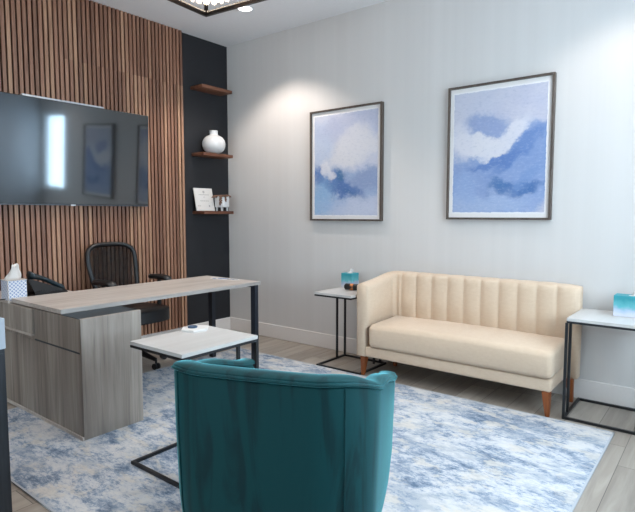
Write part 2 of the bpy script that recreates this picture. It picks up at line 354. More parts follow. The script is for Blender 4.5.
wall_with_hole('wall_near', 'y', NY - .2, NY, 0, RX, WN[0], WN[1], WN[2], WN[3], 'wall_rear')
def window(i, axis, plane, a0, a1, z0, z1, n):
    bm = B(); t_ = .05
    def b(p, q, r, s, d0=0, d1=.06):
        lo, hi = sorted((plane + d0 * sg, plane + d1 * sg))
        if axis == 'y': box(bm, p, q, lo, hi, r, s)
        else: box(bm, lo, hi, p, q, r, s)
    sg = 1 if plane > -1 else -1
    b(a0, a1, z0, z0 + t_); b(a0, a1, z1 - t_, z1); b(a0, a0 + t_, z0 + t_, z1 - t_); b(a1 - t_, a1, z0 + t_, z1 - t_)
    for k in range(1, n):
        x = a0 + (a1 - a0) * k / n; b(x - .025, x + .025, z0 + t_, z1 - t_)
    w_ = struct('window_%d' % i, bm, 'frame_white'); bm = B(); b(a0 + t_, a1 - t_, z0 + t_, z1 - t_, .025, .031); obj('pane', bm, 'glass', w_, world=False)
window(1, 'y', .035, *WB, 1); window(2, 'x', RX + .06, *WR, 2); window(3, 'y', NY - .06, *WN, 3)  # last window is made up, an unseen opening added for the fill
BH = .143
def skirting(name, x0, x1, y0, y1):
    bm = B(); box(bm, x0, x1, y0, y1, 0, BH, bevel=.004, seg=1); struct(name, bm, 'base')
skirting('baseboard_left', 0, .016, NY, 0); skirting('baseboard_back', .016, RX, -.016, 0)
skirting('baseboard_right', RX - .016, RX, NY + .016, -.016); skirting('baseboard_near', .016, RX - .016, NY, NY + .016)

# slat cladding on the left wall
sp = thing('slat_panel', 'tall walnut coloured vertical wood slat cladding behind the television', 'wall panel', (0, -2.4, BH))
NS = 88; y1 = SLAT0; y0 = SLAT0 - NS * PITCH
bm = B(); box(bm, .001, .016, y0, y1, BH + .001, H - .001); obj('backing', bm, 'felt', sp)
bm = B()
for k in range(NS):
    ya = y1 - k * PITCH; box(bm, .016, .04, ya - .0258, ya, BH + .001, H - .001)
o = obj('slats', bm, 'slat', None); o.parent = sp; o.matrix_parent_inverse = Matrix.Translation(-sp.location)

# ------------------------------------------------------------ rug
rg = thing('area_rug', 'large distressed blue, grey and white rug on the plank floor', 'rug', (2.35, -1.8, 0))
RUG = (.717, 3.99, -3.045, -.548)
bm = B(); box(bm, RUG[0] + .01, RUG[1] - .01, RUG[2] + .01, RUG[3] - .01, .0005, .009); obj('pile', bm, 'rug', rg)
bm = B()
for a, b_, c_, d_ in ((RUG[0], RUG[1], RUG[2], RUG[2] + .012), (RUG[0], RUG[1], RUG[3] - .012, RUG[3]), (RUG[0], RUG[0] + .012, RUG[2], RUG[3]), (RUG[1] - .012, RUG[1], RUG[2], RUG[3])):
    box(bm, a, b_, c_, d_, .0005, .0085)
obj('binding', bm, 'rug_edge', rg)
RZ = .0092

# ------------------------------------------------------------ television
tv = thing('television', 'wide black flat television hung on the wood slats', 'television', (.08, -1.84, 1.39))
W0, W1 = -2.56, -1.112; TZ0, TZ1 = 1.392, 2.236; TILT = .05
def tvb(x0, x1, ya, yb, z0, z1, bevel=0):
    bm = B(); box(bm, x0, x1, ya, yb, z0, z1, bevel=bevel, seg=2)
    for v in bm.verts: v.co.x += (v.co.z - TZ0) * TILT
    bm.transform(Matrix.Translation((.1, (W0 + W1) / 2, 0)) @ Matrix.Rotation(-.006, 4, 'Z') @ Matrix.Translation((-.1, -(W0 + W1) / 2, 0)))
    return bm
obj('case', tvb(.060, .094, W0, W1, TZ0, TZ1, .004), 'tv_black', tv)
obj('screen', tvb(.094, .0955, W0 + .006, W1 - .006, TZ0 + .014, TZ1 - .006), 'screen', tv)
obj('bottom_bezel', tvb(.094, .098, W0, W1, TZ0, TZ0 + .007), plain('dark_silver', '#55585e', .4, .3), tv)
obj('logo', tvb(.098, .099, -1.86, -1.82, TZ0 - .003, TZ0 + .009), 'silver', tv)
obj('wall_mount', tvb(.042, .064, -2.05, -1.6, 1.6, 2.0), 'tv_black', tv)
bm = B(); box(bm, .045, .095, -2.213, -1.53, 2.222, 2.259, bevel=.006); tag(obj('slim_light_bar', bm, 'silver', None), 'thin silver bar along the top edge of the television', 'bar')

# ------------------------------------------------------------ floating shelves and what stands on them
shelves = []
for z, lab in ((2.64, 'empty walnut floating shelf, topmost on the dark wall'), (1.957, 'walnut floating shelf holding the round white vase'), (1.353, 'walnut floating shelf holding a white plaque and planter')):
    bm = B(); box(bm, .0015, .195, -.512, -.106, z - .032, z, bevel=.003)
    o = obj('floating_shelf', bm, 'shelf', None, smooth=True); tag(o, lab, 'shelf', 'walnut floating shelves')
v = thing('vase', 'round white ceramic vase with a short neck on the middle shelf', 'vase', (.128, -.315, 1.957))
prof = [(.045, 0.0)] + [(.122 * cos(a) ** .75, .098 + .098 * sin(a)) for a in [radians(x) for x in range(-68, 66, 7)]] + [(.044, .196), (.042, .205), (.043, .236), (.046, .24), (.040, .242), (.036, .236), (.036, .18)]
bm = B(); lathe(bm, prof, 40, (.128, -.315, 1.957)); obj('body', bm, 'white_ceramic', v, smooth='full')
pl = thing('plaque', 'white printed plaque leaning on the lowest shelf beside the planter', 'plaque', (.07, -.39, 1.353), rz=0)
def lean(bm): bm.transform(Matrix.Translation((.075, 0, 1.353)) @ Matrix.Rotation(-.22, 4, 'Y')); return bm
bm = B(); box(bm, -.006, .006, -.515, -.268, 0.002, .247, bevel=.002); obj('board', lean(bm), 'paper', pl)
for zz, n_, a_, b_ in ((.172, 9, -.46, -.32), (.147, 2, -.40, -.38), (.105, 5, -.45, -.33), (.05, 2, -.49, -.45)):
    bm = B()
    for k in range(n_):
        y_ = a_ + (b_ - a_) * k / max(1, n_); box(bm, .006, .0068, y_, y_ + (b_ - a_) / n_ * .7, zz, zz + .007)
    obj('printed_line', lean(bm), 'ink', pl)
bm = B(); bm2 = B()
for k in range(10):
    a = 2 * pi * k / 10; box(bm, .006, .0068, -.39 + .011 * cos(a) - .003, -.39 + .011 * cos(a) + .003, .205 + .011 * sin(a) - .003, .205 + .011 * sin(a) + .003)
box(bm, .006, .0068, -.395, -.385, .2, .21); obj('emblem', lean(bm), 'ink', pl); bm2.free()
bm = B(); box(bm, .006, .0068, -.345, -.33, .045, .062, bevel=.0003, seg=1); obj('seal', lean(bm), 'ink', pl)
pt = thing('potted_plant', 'small white planter with trailing dried brown foliage on the lowest shelf', 'plant', (.12, -.205, 1.353))
bm = B(); lathe(bm, [(.068, .041), (.076, .046), (.078, .100), (.0765, .102), (.0765, .1055), (.078, .107), (.078, .157), (.07, .160), (.068, .13)], 32, (.12, -.205, 1.353)); obj('pot', bm, 'white_ceramic', pt, smooth=True)
for k in range(4):
    a = pi / 4 + k * pi / 2; bm = B(); x_, y_ = .12 + .055 * cos(a), -.205 + .055 * sin(a)
    tube(bm, [(x_, y_, 1.354), (x_, y_, 1.395)], [.009, .012], 10); obj('foot', bm, 'white_ceramic', pt, smooth=True)
bm = B(); r_ = random.Random(5)
for k in range(150):
    a = r_.uniform(0, 2 * pi); rr = r_.uniform(0, .078); p = Vector((.12 + rr * cos(a), -.205 + rr * sin(a), 1.353 + .160)); pts = [p]
    d = Vector((cos(a) * .5 * r_.random(), sin(a) * .8, r_.uniform(.4, 1))).normalized()
    for q in range(4): d.z -= .35; p = p + d * .013; pts.append(p.copy())
    for q in pts: q.x = max(q.x, .01)
    tube(bm, pts, [.005, .007, .006, .007, .004], 5)
for y_, dx, L_ in ((-.278, .05, .1), (-.27, .06, .08), (-.225, .085, .06), (-.23, .085, .05), (-.13, .03, .02)):
    pts = [(.12 + dx * .6, y_ * .9 - .0205, 1.517)]
    for q in range(8): pts.append((.12 + dx + .004 * sin(q * 2), y_ + .004 * cos(q * 3), 1.515 - L_ * (q + 1) / 8))
    tube(bm, pts, [.006 + .004 * (q % 2) for q in range(9)], 6)
obj('foliage', bm, 'twig', pt)

# ------------------------------------------------------------ framed paintings on the back wall
def picture(name, label, x0, x1, z0, z1, art, aw, ah):
    p = thing(name, label, 'painting', (x0, -.001, z0), 0, 'framed watercolours on the pale wall'); F = .016; D = -.042
    bm = B(); box(bm, x0, x1, D, -.002, z0, z0 + F); box(bm, x0, x1, D, -.002, z1 - F, z1); box(bm, x0, x0 + F, D, -.002, z0 + F, z1 - F); box(bm, x1 - F, x1, D, -.002, z0 + F, z1 - F); obj('frame', bm, 'walnut_frame', p)
    bm = B(); box(bm, x0 + F, x1 - F, -.022, -.004, z0 + F, z1 - F); obj('mount', bm, 'mat_white', p)
    cx, cz = (x0 + x1) / 2, (z0 + z1) / 2
    bm = B(); box(bm, 0, aw, -.0015, 0, 0, ah); o = obj('sheet', bm, art, None); o.parent = p; o.location = (cx - aw / 2 - x0, -.0225, cz - ah / 2 - z0)
picture('framed_painting', 'framed blue and lavender watercolour nearest the room corner', 1.215, 2.028, 1.258, 2.304, 'art_a', .735, .965)
picture('framed_painting', 'framed blue wave watercolour above the right half of the settee', 2.646, 3.450, 1.278, 2.324, 'art_b', .725, .955)

# ------------------------------------------------------------ desk
dk = thing('desk', 'grey oak executive desk with a pale top and slate metal legs', 'desk', (1.0, -1.7, 0))
bm = B(); box(bm, .665, 1.355, -2.58, -.885, .722, .75, bevel=.0015, seg=1); obj('desktop', bm, 'desk_top', dk)
bm = B(); box(bm, 1.355, 1.357, -2.58, -.885, .7225, .7495); obj('front_edge_band', bm, 'desk_edge', dk)
bm = B(); box(bm, .10, 1.575, -2.584, -2.20, .012, .512); box(bm, .10, 1.575, -2.580, -2.20, .512, .716); obj('pedestal', bm, 'desk_body', dk)
bm = B(); box(bm, 1.575, 1.595, -2.586, -2.195, .0095, .722, bevel=.0015, seg=1); obj('front_panel', bm, 'desk_body', dk)
bm = B(); box(bm, 1.357, 1.573, -2.578, -2.20, .716, .7205); obj('filler_top', bm, 'desk_dark', dk)
bm = B(); box(bm, .10, .664, -2.60, -2.10, .716, .734, bevel=.0015, seg=1); obj('return_top', bm, 'desk_top', dk)
bm = B(); box(bm, .12, 1.0, -2.596, -2.581, .552, .714, bevel=.001, seg=1); obj('drawer_front', bm, 'desk_panel', dk)
bm = B(); box(bm, .12, 1.0, -2.602, -2.5845, .54, .551); obj('trim_rail', bm, 'desk_top', dk)
bm = B(); box(bm, 1.0, 1.575, -2.5815, -2.5795, .512, .522); obj('shadow_gap', bm, 'desk_dark', dk)
bm = B(); box(bm, .11, 1.594, -2.594, -2.586, .0095, .028); obj('plinth_strip', bm, 'desk_top', dk)
for y_, x_ in ((-.925, 1.325), (-.925, .775)):
    z0_ = RZ
    bm = B(); box(bm, x_ - .025, x_ + .025, y_ - .02, y_ + .02, z0_, .702); obj('leg', bm, 'post_metal', dk)
bm = B(); box(bm, .75, 1.35, -.945, -.905, .702, .7215); box(bm, .8, .84, -2.2, -.945, .702, .7215); obj('under_frame', bm, 'post_metal', dk)
bm = B(); tube(bm, [(.62, -2.60, .742), (.60, -2.62, .74), (.565, -2.635, .725), (.545, -2.64, .69), (.535, -2.64, .62), (.53, -2.64, .4), (.53, -2.63, .2), (.51, -2.66, .006), (.40, -2.7, .006)], .004, 8)
tag(obj('power_cable', bm, 'black_plastic', None, smooth=True), 'thin black cable drooping off the rear corner of the desk', 'cable')

# tissue box on desk return
def tissue(parent, base, s=.05, h=.1, seed=0, rz=0):
    """soft upright tissue sheet"""
    bm = B(); r_ = random.Random(seed); N = 9; secs = []
    for i in range(N):
        tt = i / (N - 1); ww = s * (1.0 - .45 * tt) * (1 + .18 * sin(5 * tt + seed)); ring = []
        for k in range(16):
            a = 2 * pi * k / 16; rr = 1 + .22 * sin(3 * a + 4 * tt + seed) + .1 * sin(5 * a)
            ring.append(Vector((base[0] + .35 * ww * rr * cos(a) + .012 * tt * cos(rz), base[1] + ww * rr * sin(a) + .012 * tt, base[2] + h * tt * (1 - .2 * (i == N - 1) * (k % 3 == 0)) + (0 if tt < .6 else .01 * sin(3 * a + seed)))))
        secs.append(ring)
    band(bm, secs); return obj('tissue', bm, 'paper', parent, smooth='full')
tb = thing('tissue_box', 'lattice patterned cube tissue box at the rear corner of the desk', 'tissue box', (.60, -2.54, .734), 0)
bm = B(); box(bm, .545, .66, -2.597, -2.475, .7342, .868, bevel=.003); o = obj('box', bm, 'lattice', tb)
bm = B(); box(bm, .543, .662, -2.599, -2.473, .868, .8715); bar(bm, (.66, -2.597, .735), (.66, -2.597, .869), .004); obj('trim', bm, 'desk_top', tb)
tissue(tb, (.60, -2.537, .870), .042, .105, 1)
# telephone
ph = thing('desk_phone', 'black desk telephone with a slanted handset behind the tissue box', 'telephone', (.6, -2.3, .734))
Mx = Matrix.Translation((.50, -2.305, .7345)) @ Matrix.Rotation(radians(8), 4, 'Z') @ Matrix.Scale(1.08, 4)
def pw_(bm): bm.transform(Mx); return bm
def wedge(bm, x0, x1, pts):
    a = [bm.verts.new((x0, y, z)) for y, z in pts]; b = [bm.verts.new((x1, y, z)) for y, z in pts]; n = len(pts)
    bm.faces.new(a[::-1]); bm.faces.new(b)
    for i in range(n): bm.faces.new((a[i], a[(i + 1) % n], b[(i + 1) % n], b[i]))
bm = B(); wedge(bm, -.09, .10, [(-.13, .0), (-.10, .02), (-.155, .11), (-.14, .122), (.12, .02), (.13, .0)]); bmesh.ops.bevel(bm, geom=bm.edges[:], offset=.003, segments=2, affect='EDGES'); obj('base', pw_(bm), 'black_plastic', ph, smooth=True)
bm = B(); secs = []
for i in range(15):
    tt = i / 14; y_ = -.115 + .225 * tt; z_ = .140 - .110 * tt + .014 * sin(pi * tt); ww = .028 + .010 * (abs(2 * tt - 1) ** 3); hh = .018 + .012 * (abs(2 * tt - 1) ** 4)
    secs.append([Vector((.055 + ww * cos(a), y_, z_ + hh * sin(a))) for a in [2 * pi * k / 12 for k in range(12)]])
band(bm, secs); o = obj('handset', pw_(bm), plain('handset_slate', '#17282f', .35), ph, smooth='full')
bm = B(); wedge(bm, -.075, .01, [(-.13, .118), (-.13, .122), (-.07, .1), (-.07, .096)]); obj('display', pw_(bm), plain('grey_display', '#4e5457', .3), ph)
bm = B()
for i in range(3):
    for k in range(4):
        y_ = -.04 + .028 * k; x_ = -.065 + .026 * i; z_ = .122 - (y_ + .14) * .392; box(bm, x_, x_ + .017, y_, y_ + .016, z_ - .002, z_ + .004)
obj('keypad', pw_(bm), plain('grey_keys', '#2f3336', .4), ph)
bm = B(); pts = [(.09 + .012 * cos(k * 1.6), -.11 - .03 * sin(k / 38 * pi) + 0.004 * k, .03 + .012 * sin(k * 1.6)) for k in range(40)]; pts = [(x, min(y, .12), z) for x, y, z in pts]; tube(bm, pts, .003, 5); obj('cord', pw_(bm), 'black_plastic', ph)

# leaflet with blue print on the desk
lf = thing('leaflet', 'white leaflet with blue print lying at the far end of the desk', 'leaflet', (1.03, -1.0, .75))
bm = B(); prism(bm, [(.90, -1.05), (1.19, -.96), (1.09, -.90), (.80, -.955)], .7502, .7525); 
bm.transform(Matrix.Translation((0, .0, 0))); obj('sheet', bm, 'paper', lf)
bm = B(); r_ = random.Random(2)
for k in range(12):
    u = r_.random(); x_ = .91 + .10 * u; y_ = -.995 + .04 * u + r_.uniform(-.018, .018); prism(bm, [(x_ + .02 * cos(a), y_ + .012 * sin(a)) for a in [2 * pi * i / 7 for i in range(7)]], .7526, .7530 + .0001 * k)
obj('blue_flower_print', bm, 'blue_print', lf)
bm = B()
for k in range(10):
    u = r_.random(); x_ = 1.03 + .09 * u; y_ = -.965 + .03 * u + r_.uniform(-.014, .014); prism(bm, [(x_ + .018 * cos(a), y_ + .009 * sin(a)) for a in [2 * pi * i / 6 for i in range(6)]], .7526, .7530 + .0001 * k)
obj('navy_print', bm, 'navy_print', lf)

# ------------------------------------------------------------ office chair
oc = thing('office_chair', 'black mesh back office chair with armrests behind the desk', 'office chair', (.415, -1.51, 0), radians(2))
def L(bm, x=0): return bm
CB = oc
# built in local coordinates, x = forward (towards the desk)
def back_pt(u, v):
    """u -1..1 across, v 0..1 up"""
    wdt = .218 + .02 * sin(v * pi * .5) - .03 * (1 - v) ** 2
    return Vector((-.175 - .125 * v + .035 * (1 - u * u) * -1 - .02 * sin(pi * v), u * wdt, .56 + .49 * v - .012 * u * u * (v > .9)))
N = 40; outline = []
def squircle(a):
    c_, s_ = cos(a), sin(a); r = (abs(c_) ** 5 + abs(s_) ** 5) ** (-1 / 5); return r * c_, r * s_
for k in range(N):
    x_, y_ = squircle(2 * pi * k / N); outline.append(back_pt(x_, .5 + .5 * y_))
bm = B(); tube(bm, outline, .021, 10, closed=True); obj('back_frame', bm, 'black_plastic', oc, smooth='full', world=False)
bm = B(); G = 16; g_ = [[bm.verts.new(back_pt(-.97 + 1.94 * i / G, .02 + .96 * k / G)) for i in range(G + 1)] for k in range(G + 1)]
for k in range(G):
    for i in range(G): bm.faces.new((g_[k][i], g_[k][i + 1], g_[k + 1][i + 1], g_[k + 1][i]))
bmesh.ops.solidify(bm, geom=bm.faces[:], thickness=.002); obj('mesh_panel', bm, 'mesh', oc, world=False)
bm = B()
tube(bm, [back_pt(-.9, .2) + Vector((-.02, 0, 0)), back_pt(-.5, .16) + Vector((-.03, 0, 0)), back_pt(0, .13) + Vector((-.035, 0, 0)), back_pt(.5, .16) + Vector((-.03, 0, 0)), back_pt(.9, .2) + Vector((-.02, 0, 0))], .014, 8); obj('lumbar_support', bm, 'black_plastic', oc, smooth=True, world=False)
bm = B(); tube(bm, [(-.22, 0, .66), (-.25, 0, .56), (-.22, 0, .46), (-.12, 0, .385), (0, 0, .38)], [.018, .026, .028, .028, .03], 10); obj('back_stem', bm, 'black_plastic', oc, smooth=True, world=False)
bm = B(); pts = [(.01 + .25 * squircle(a)[0], .245 * squircle(a)[1]) for a in [2 * pi * k / 40 for k in range(40)]]
pts = [(x, y) for x, y in [(.025 + .265 * (abs(cos(a)) ** .7) * (1 if cos(a) > 0 else -1), .268 * (abs(sin(a)) ** .7) * (1 if sin(a) > 0 else -1)) for a in [2 * pi * k / 48 for k in range(48)]]]
prism(bm, pts, .405, .505, bevel=.034); obj('seat', bm, 'black_leather', oc, smooth='full', world=False)
bm = B(); box(bm, -.12, .12, -.1, .1, .365, .404, bevel=.01); obj('tilt_mechanism', bm, 'black_plastic', oc, world=False)
bm = B(); lathe(bm, [(.028, .08), (.028, .24), (.02, .241), (.02, .366)], 16); obj('gas_lift', bm, 'black_metal', oc, smooth=True, world=False)
for s in (-1, 1):
    bm = B(); y_ = s * .275
    tube(bm, [(-.01, s * .10, .385), (-.01, s * .23, .385), (-.0, y_, .45), (.01, y_ + s * .004, .6), (.02, y_, .735)], [.015, .017, .019, .019, .017], 8); ar = obj('armrest', bm, 'black_plastic', oc, smooth=True, world=False)
    bm = B(); secs = []
    for i in range(15):
        tt = i / 14; x_ = -.12 + .29 * tt; ww = .046 * (1 - abs(2 * tt - 1) ** 5 * .55); secs.append([Vector((x_, y_ + ww * cos(a), .748 + .024 * sin(a) + .008 * sin(pi * tt) - (.02 * (tt - .8) ** 2 * 25 if tt > .8 else 0))) for a in [2 * pi * k / 12 for k in range(12)]])
    band(bm, secs); obj('arm_pad', bm, 'black_leather', ar, smooth='full', world=False)
for k in range(5):
    a = 2 * pi * k / 5 + radians(6); d = Vector((cos(a), sin(a), 0)); bm = B()
    tube(bm, [d * .02 + Vector((0, 0, .12)), d * .12 + Vector((0, 0, .115)), d * .27 + Vector((0, 0, .085))], [.032, .026, .017], 8); bl = obj('base_leg', bm, 'black_plastic', oc, smooth=True, world=False)
    bm = B(); q = Vector((-d.y, d.x, 0)); c_ = d * .275
    tube(bm, [c_ + Vector((0, 0, .09)), c_ + Vector((0, 0, .05))], .009, 8)
    tube(bm, [c_ + Vector((0, 0, .0275)) + q * .024, c_ + Vector((0, 0, .0275)) + q * .008], .027, 14); tube(bm, [c_ + Vector((0, 0, .0275)) - q * .024, c_ + Vector((0, 0, .0275)) - q * .008], .027, 14)
    tube(bm, [c_ + Vector((0, 0, .0275)) - q * .02, c_ + Vector((0, 0, .0275)) + q * .02], .01, 8); obj('caster', bm, 'black_plastic', bl, smooth=True, world=False)

# ------------------------------------------------------------ side tables
def side_table(label, x0, x1, y0, y1, h, bz, ups, bx=None, zf=0):
    bx = bx or (x0, x1, y0, y1); r = .008
    t_ = thing('side_table', label, 'side table', ((x0 + x1) / 2, (y0 + y1) / 2, zf), 0, 'pale topped side tables with black frames')
    bm = B(); box(bm, x0, x1, y0, y1, h - .019, h, bevel=.001, seg=1); obj('tabletop', bm, 'table_top', t_)
    a, b, c, d = bx[0] + r, bx[1] - r, bx[2] + r, bx[3] - r
    def loop(z, a, b, c, d, nm, hh=.0135):
        bm = B(); box(bm, a - r, b + r, c - r, c + r, z, z + hh); box(bm, a - r, b + r, d - r, d + r, z, z + hh); box(bm, a - r, a + r, c + r, d - r, z, z + hh); box(bm, b - r, b + r, c + r, d - r, z, z + hh); obj(nm, bm, 'black_metal', t_)
    loop(bz, a, b, c, d, 'base_frame', .016); loop(h - .033, x0 + r, x1 - r, y0 + r, y1 - r, 'top_frame')
    for ux, uy in ups:
        bm = B(); box(bm, ux - r, ux + r, uy - r, uy + r, bz + .016, h - .033); obj('upright', bm, 'black_metal', t_)
side_table('pale topped side table between the desk and the green armchair', 2.055, 2.485, -2.562, -2.058, .662, RZ, [(2.470, -2.555), (2.470, -2.518), (2.470, -2.19), (2.470, -2.055)], bx=(2.06, 2.495, -2.58, -2.045))
side_table('pale topped side table at the left end of the settee by its arm', 1.718, 2.094, -.600, -.10, .660, 0.0005, [(1.703, -.250), (1.703, -.125), (2.086, -.230), (2.086, -.125)], bx=(1.690, 2.145, -.540, -.115))
side_table('pale topped side table at the right end of the settee, cropped by the picture edge', 3.688, 4.12, -.500, -.045, .662, 0.0005, [(3.688, -.49), (3.688, -.385), (4.095, -.49), (4.095, -.385)], bx=(3.680, 4.10, -.498, -.045))

# things on side tables
co = thing('coaster', 'hexagonal white coaster with a small dark disc on the middle side table', 'coaster', (2.105, -2.17, .662), 0)
bm = B(); prism(bm, [(2.103 + .075 * cos(a), -2.178 + .088 * sin(a)) for a in [radians(20 + 60 * k) for k in range(6)]], .6622, .674, bevel=.002); obj('slab', bm, 'paper', co)
bm = B(); prism(bm, [(2.103 + .071 * cos(a), -2.178 + .084 * sin(a)) for a in [radians(20 + 60 * k) for k in range(6)]], .6621, .6650); obj('underside', bm, 'leg_wood', co)
bm = B(); lathe(bm, [(.026, .674), (.028, .682), (.020, .683), (.018, .678)], 20, (2.09, -2.185, 0)); obj('disc', bm, 'navy_print', co, smooth=True)
def tissue_box(label, x0, x1, y0, y1, z, h, seed, axis='x'):
    b_ = thing('tissue_box', label, 'tissue box', ((x0 + x1) / 2, (y0 + y1) / 2, z), 0, 'teal tissue boxes')
    bm = B(); box(bm, x0, x1, y0, y1, z + .0004, z + h, bevel=.002); obj('box', bm, 'teal_print', b_)
    bm = B(); lathe(bm, [(.028, z + h), (.028, z + h + .0006), (.01, z + h + .0007)], 20, ((x0 + x1) / 2, (y0 + y1) / 2, 0)); obj('opening', bm, 'paper', b_)
    tissue(b_, ((x0 + x1) / 2, (y0 + y1) / 2, z + h + .0008), .024, .034, seed)
tissue_box('teal ombre tissue box on the side table left of the settee', 1.728, 1.843, -.225, -.11, .660, .130, 2)
tissue_box('teal ombre tissue box on the side table right of the settee', 3.905, 4.115, -.235, -.12, .662, .135, 4)
cn = thing('canister', 'small black cylinder with an orange print lying beside the left tissue box', 'canister', (1.92, -.33, .66))
bm = B(); tube(bm, [(1.855, -.335, .690), (1.859, -.335, .690), (1.99, -.315, .690), (1.995, -.315, .690)], [.024, .028, .028, .024], 20); obj('body', bm, 'remote', cn, smooth=True)
bm = B(); tube(bm, [(1.905, -.3275, .690), (1.935, -.323, .690)], .0284, 20, cap=False); obj('label_band', bm, 'orange_print', cn, smooth=True)

# ------------------------------------------------------------ settee
sf = thing('settee', 'ivory one-armed settee with a channel tufted back against the wall', 'settee', (2.9, -.3, 0))
# curved back band: path of the inner/outer wall
path = []   # (outer point, inner point, top height, arc length)
xo, yo_, th = 2.105, -.032, .095; R_ = .15; XR = 3.675
pts = []
for k in range(12): pts.append(((xo, -.53 + (yo_ - R_ + .53) * k / 11), (1, 0)))
for k in range(1, 9):
    a = pi / 2 * k / 8; pts.append(((xo + R_ - R_ * cos(a), yo_ - R_ + R_ * sin(a)), (cos(a), -sin(a))))
nb = 132
for k in range(1, nb + 1): pts.append(((xo + R_ + (XR - xo - R_) * k / nb, yo_), (0, -1)))
secs = []; s_ = 0; prev = None; CH = .1375
for (p, n_) in pts:
    p = Vector((p[0], p[1], 0)); n_ = Vector((n_[0], n_[1], 0))
    if prev is not None: s_ += (p - prev).length
    prev = p
    dB = (p.y - (-.53)) / (.53 + yo_)
    top = .757 + .068 * min(1, max(0, dB)) ** 1.3 if p.x < xo + R_ - .001 else .825 - .010 * max(0, (p.x - 3.5) / .2)
    xin = p.x
    if p.x > xo + R_: bul = .024 * abs(sin(pi * (XR - .0 - xin) / CH)) ** .45; bul = bul if xin > xo + R_ + .02 else .012
    else: bul = .012 + .016 * max(0, n_.x)
    if p.x <= xo + .002: bul = .028 + .004 * abs(sin(pi * (p.y + .53) / .11)) ** .5
    if p.x > XR - .03: bul *= 1
    t0, rr = th, .03
    inn = th + bul
    sec = []
    zb_ = .166
    sec.append(p + n_ * 0 + Vector((0, 0, zb_))); sec.append(p + Vector((0, 0, top - .05)))
    for a in (20, 45, 70): sec.append(p + n_ * (rr - rr * cos(radians(a))) + Vector((0, 0, top - rr + rr * sin(radians(a)))))
    sec.append(p + n_ * (th * .5) + Vector((0, 0, top + .004 + bul * .2)))
    for a in (70, 45, 20): sec.append(p + n_ * (inn - rr + rr * cos(radians(a))) + Vector((0, 0, top - rr + rr * sin(radians(a)))))
    sec.append(p + n_ * (inn) + Vector((0, 0, top - .05))); sec.append(p + n_ * (inn + .004) + Vector((0, 0, (top + .42) / 2))); sec.append(p + n_ * (inn) + Vector((0, 0, .42))); sec.append(p + n_ * th + Vector((0, 0, .40))); sec.append(p + n_ * th + Vector((0, 0, zb_)))
    secs.append(sec)
# round the two ends
def endcap(sec, d, lev):
    c_ = sum(sec, Vector()) / len(sec); out = []
    for q in sec: out.append(Vector((c_.x + (q.x - c_.x) * lev[0] if d.x == 0 else q.x, c_.y + (q.y - c_.y) * lev[0] if d.y == 0 else q.y, c_.z + (q.z - c_.z) * lev[1])) + d * lev[2])
    return out
f0 = [endcap(secs[0], Vector((0, -1, 0)), l) for l in ((.62, .982, .022), (.86, .994, .014))]
f1 = [endcap(secs[-1], Vector((1, 0, 0)), l) for l in ((.90, .995, .008), (.7, .985, .013))]
bm = B(); band(bm, f0 + secs + f1); obj('back_and_arm', bm, 'ivory', sf, smooth='full')
bm = B(); box(bm, 2.19, 3.615, -.535, -.14, .166, .250, bevel=.012, seg=3); obj('base_rail', bm, 'ivory', sf, smooth=True)
# bench seat with softly rounded front
bm = B(); box(bm, 2.232, 3.622, -.556, -.118, .252, .452, bevel=.035, seg=5)
bmesh.ops.subdivide_edges(bm, edges=[e for e in bm.edges if abs(e.verts[0].co.x - e.verts[1].co.x) > .5], cuts=24, use_grid_fill=True)
for v in bm.verts:
    u = (v.co.x - 2.23) / 1.39
    if v.co.z > .4: v.co.z += .010 * sin(pi * max(0, min(1, u))) - .018 * max(0, (-.45 - v.co.y) / .1)
    if v.co.y < -.5: v.co.y -= .012 * sin(pi * max(0, min(1, (v.co.z - .25) / .2)))
obj('seat_cushion', bm, 'ivory', sf, smooth='full')
for (x_, y_, dx, dy) in ((3.585, -.510, .012, -.006), (2.165, -.500, -.008, -.006), (3.640, -.135, .014, .01), (2.24, -.125, -.006, .01)):
    bm = B(); zt = .168
    lo = [(x_ + dx + .013 * a, y_ + dy + .013 * b, .0004) for a, b in ((-1, -1), (1, -1), (1, 1), (-1, 1))]; hi = [(x_ + .026 * a, y_ + .026 * b, zt) for a, b in ((-1, -1), (1, -1), (1, 1), (-1, 1))]
    vs = [bm.verts.new(p) for p in lo + hi]
    for f in ((3, 2, 1, 0), (4, 5, 6, 7), (0, 1, 5, 4), (1, 2, 6, 5), (2, 3, 7, 6), (3, 0, 4, 7)): bm.faces.new([vs[i] for i in f])
    bmesh.ops.bevel(bm, geom=bm.edges[:], offset=.003, segments=2, affect='EDGES'); obj('leg', bm, 'leg_wood', sf)

# ------------------------------------------------------------ green barrel armchair
ANG = radians(21); ac = thing('armchair', 'teal velvet barrel armchair seen from behind in the foreground', 'armchair', (3.158, -2.553, RZ), ANG)
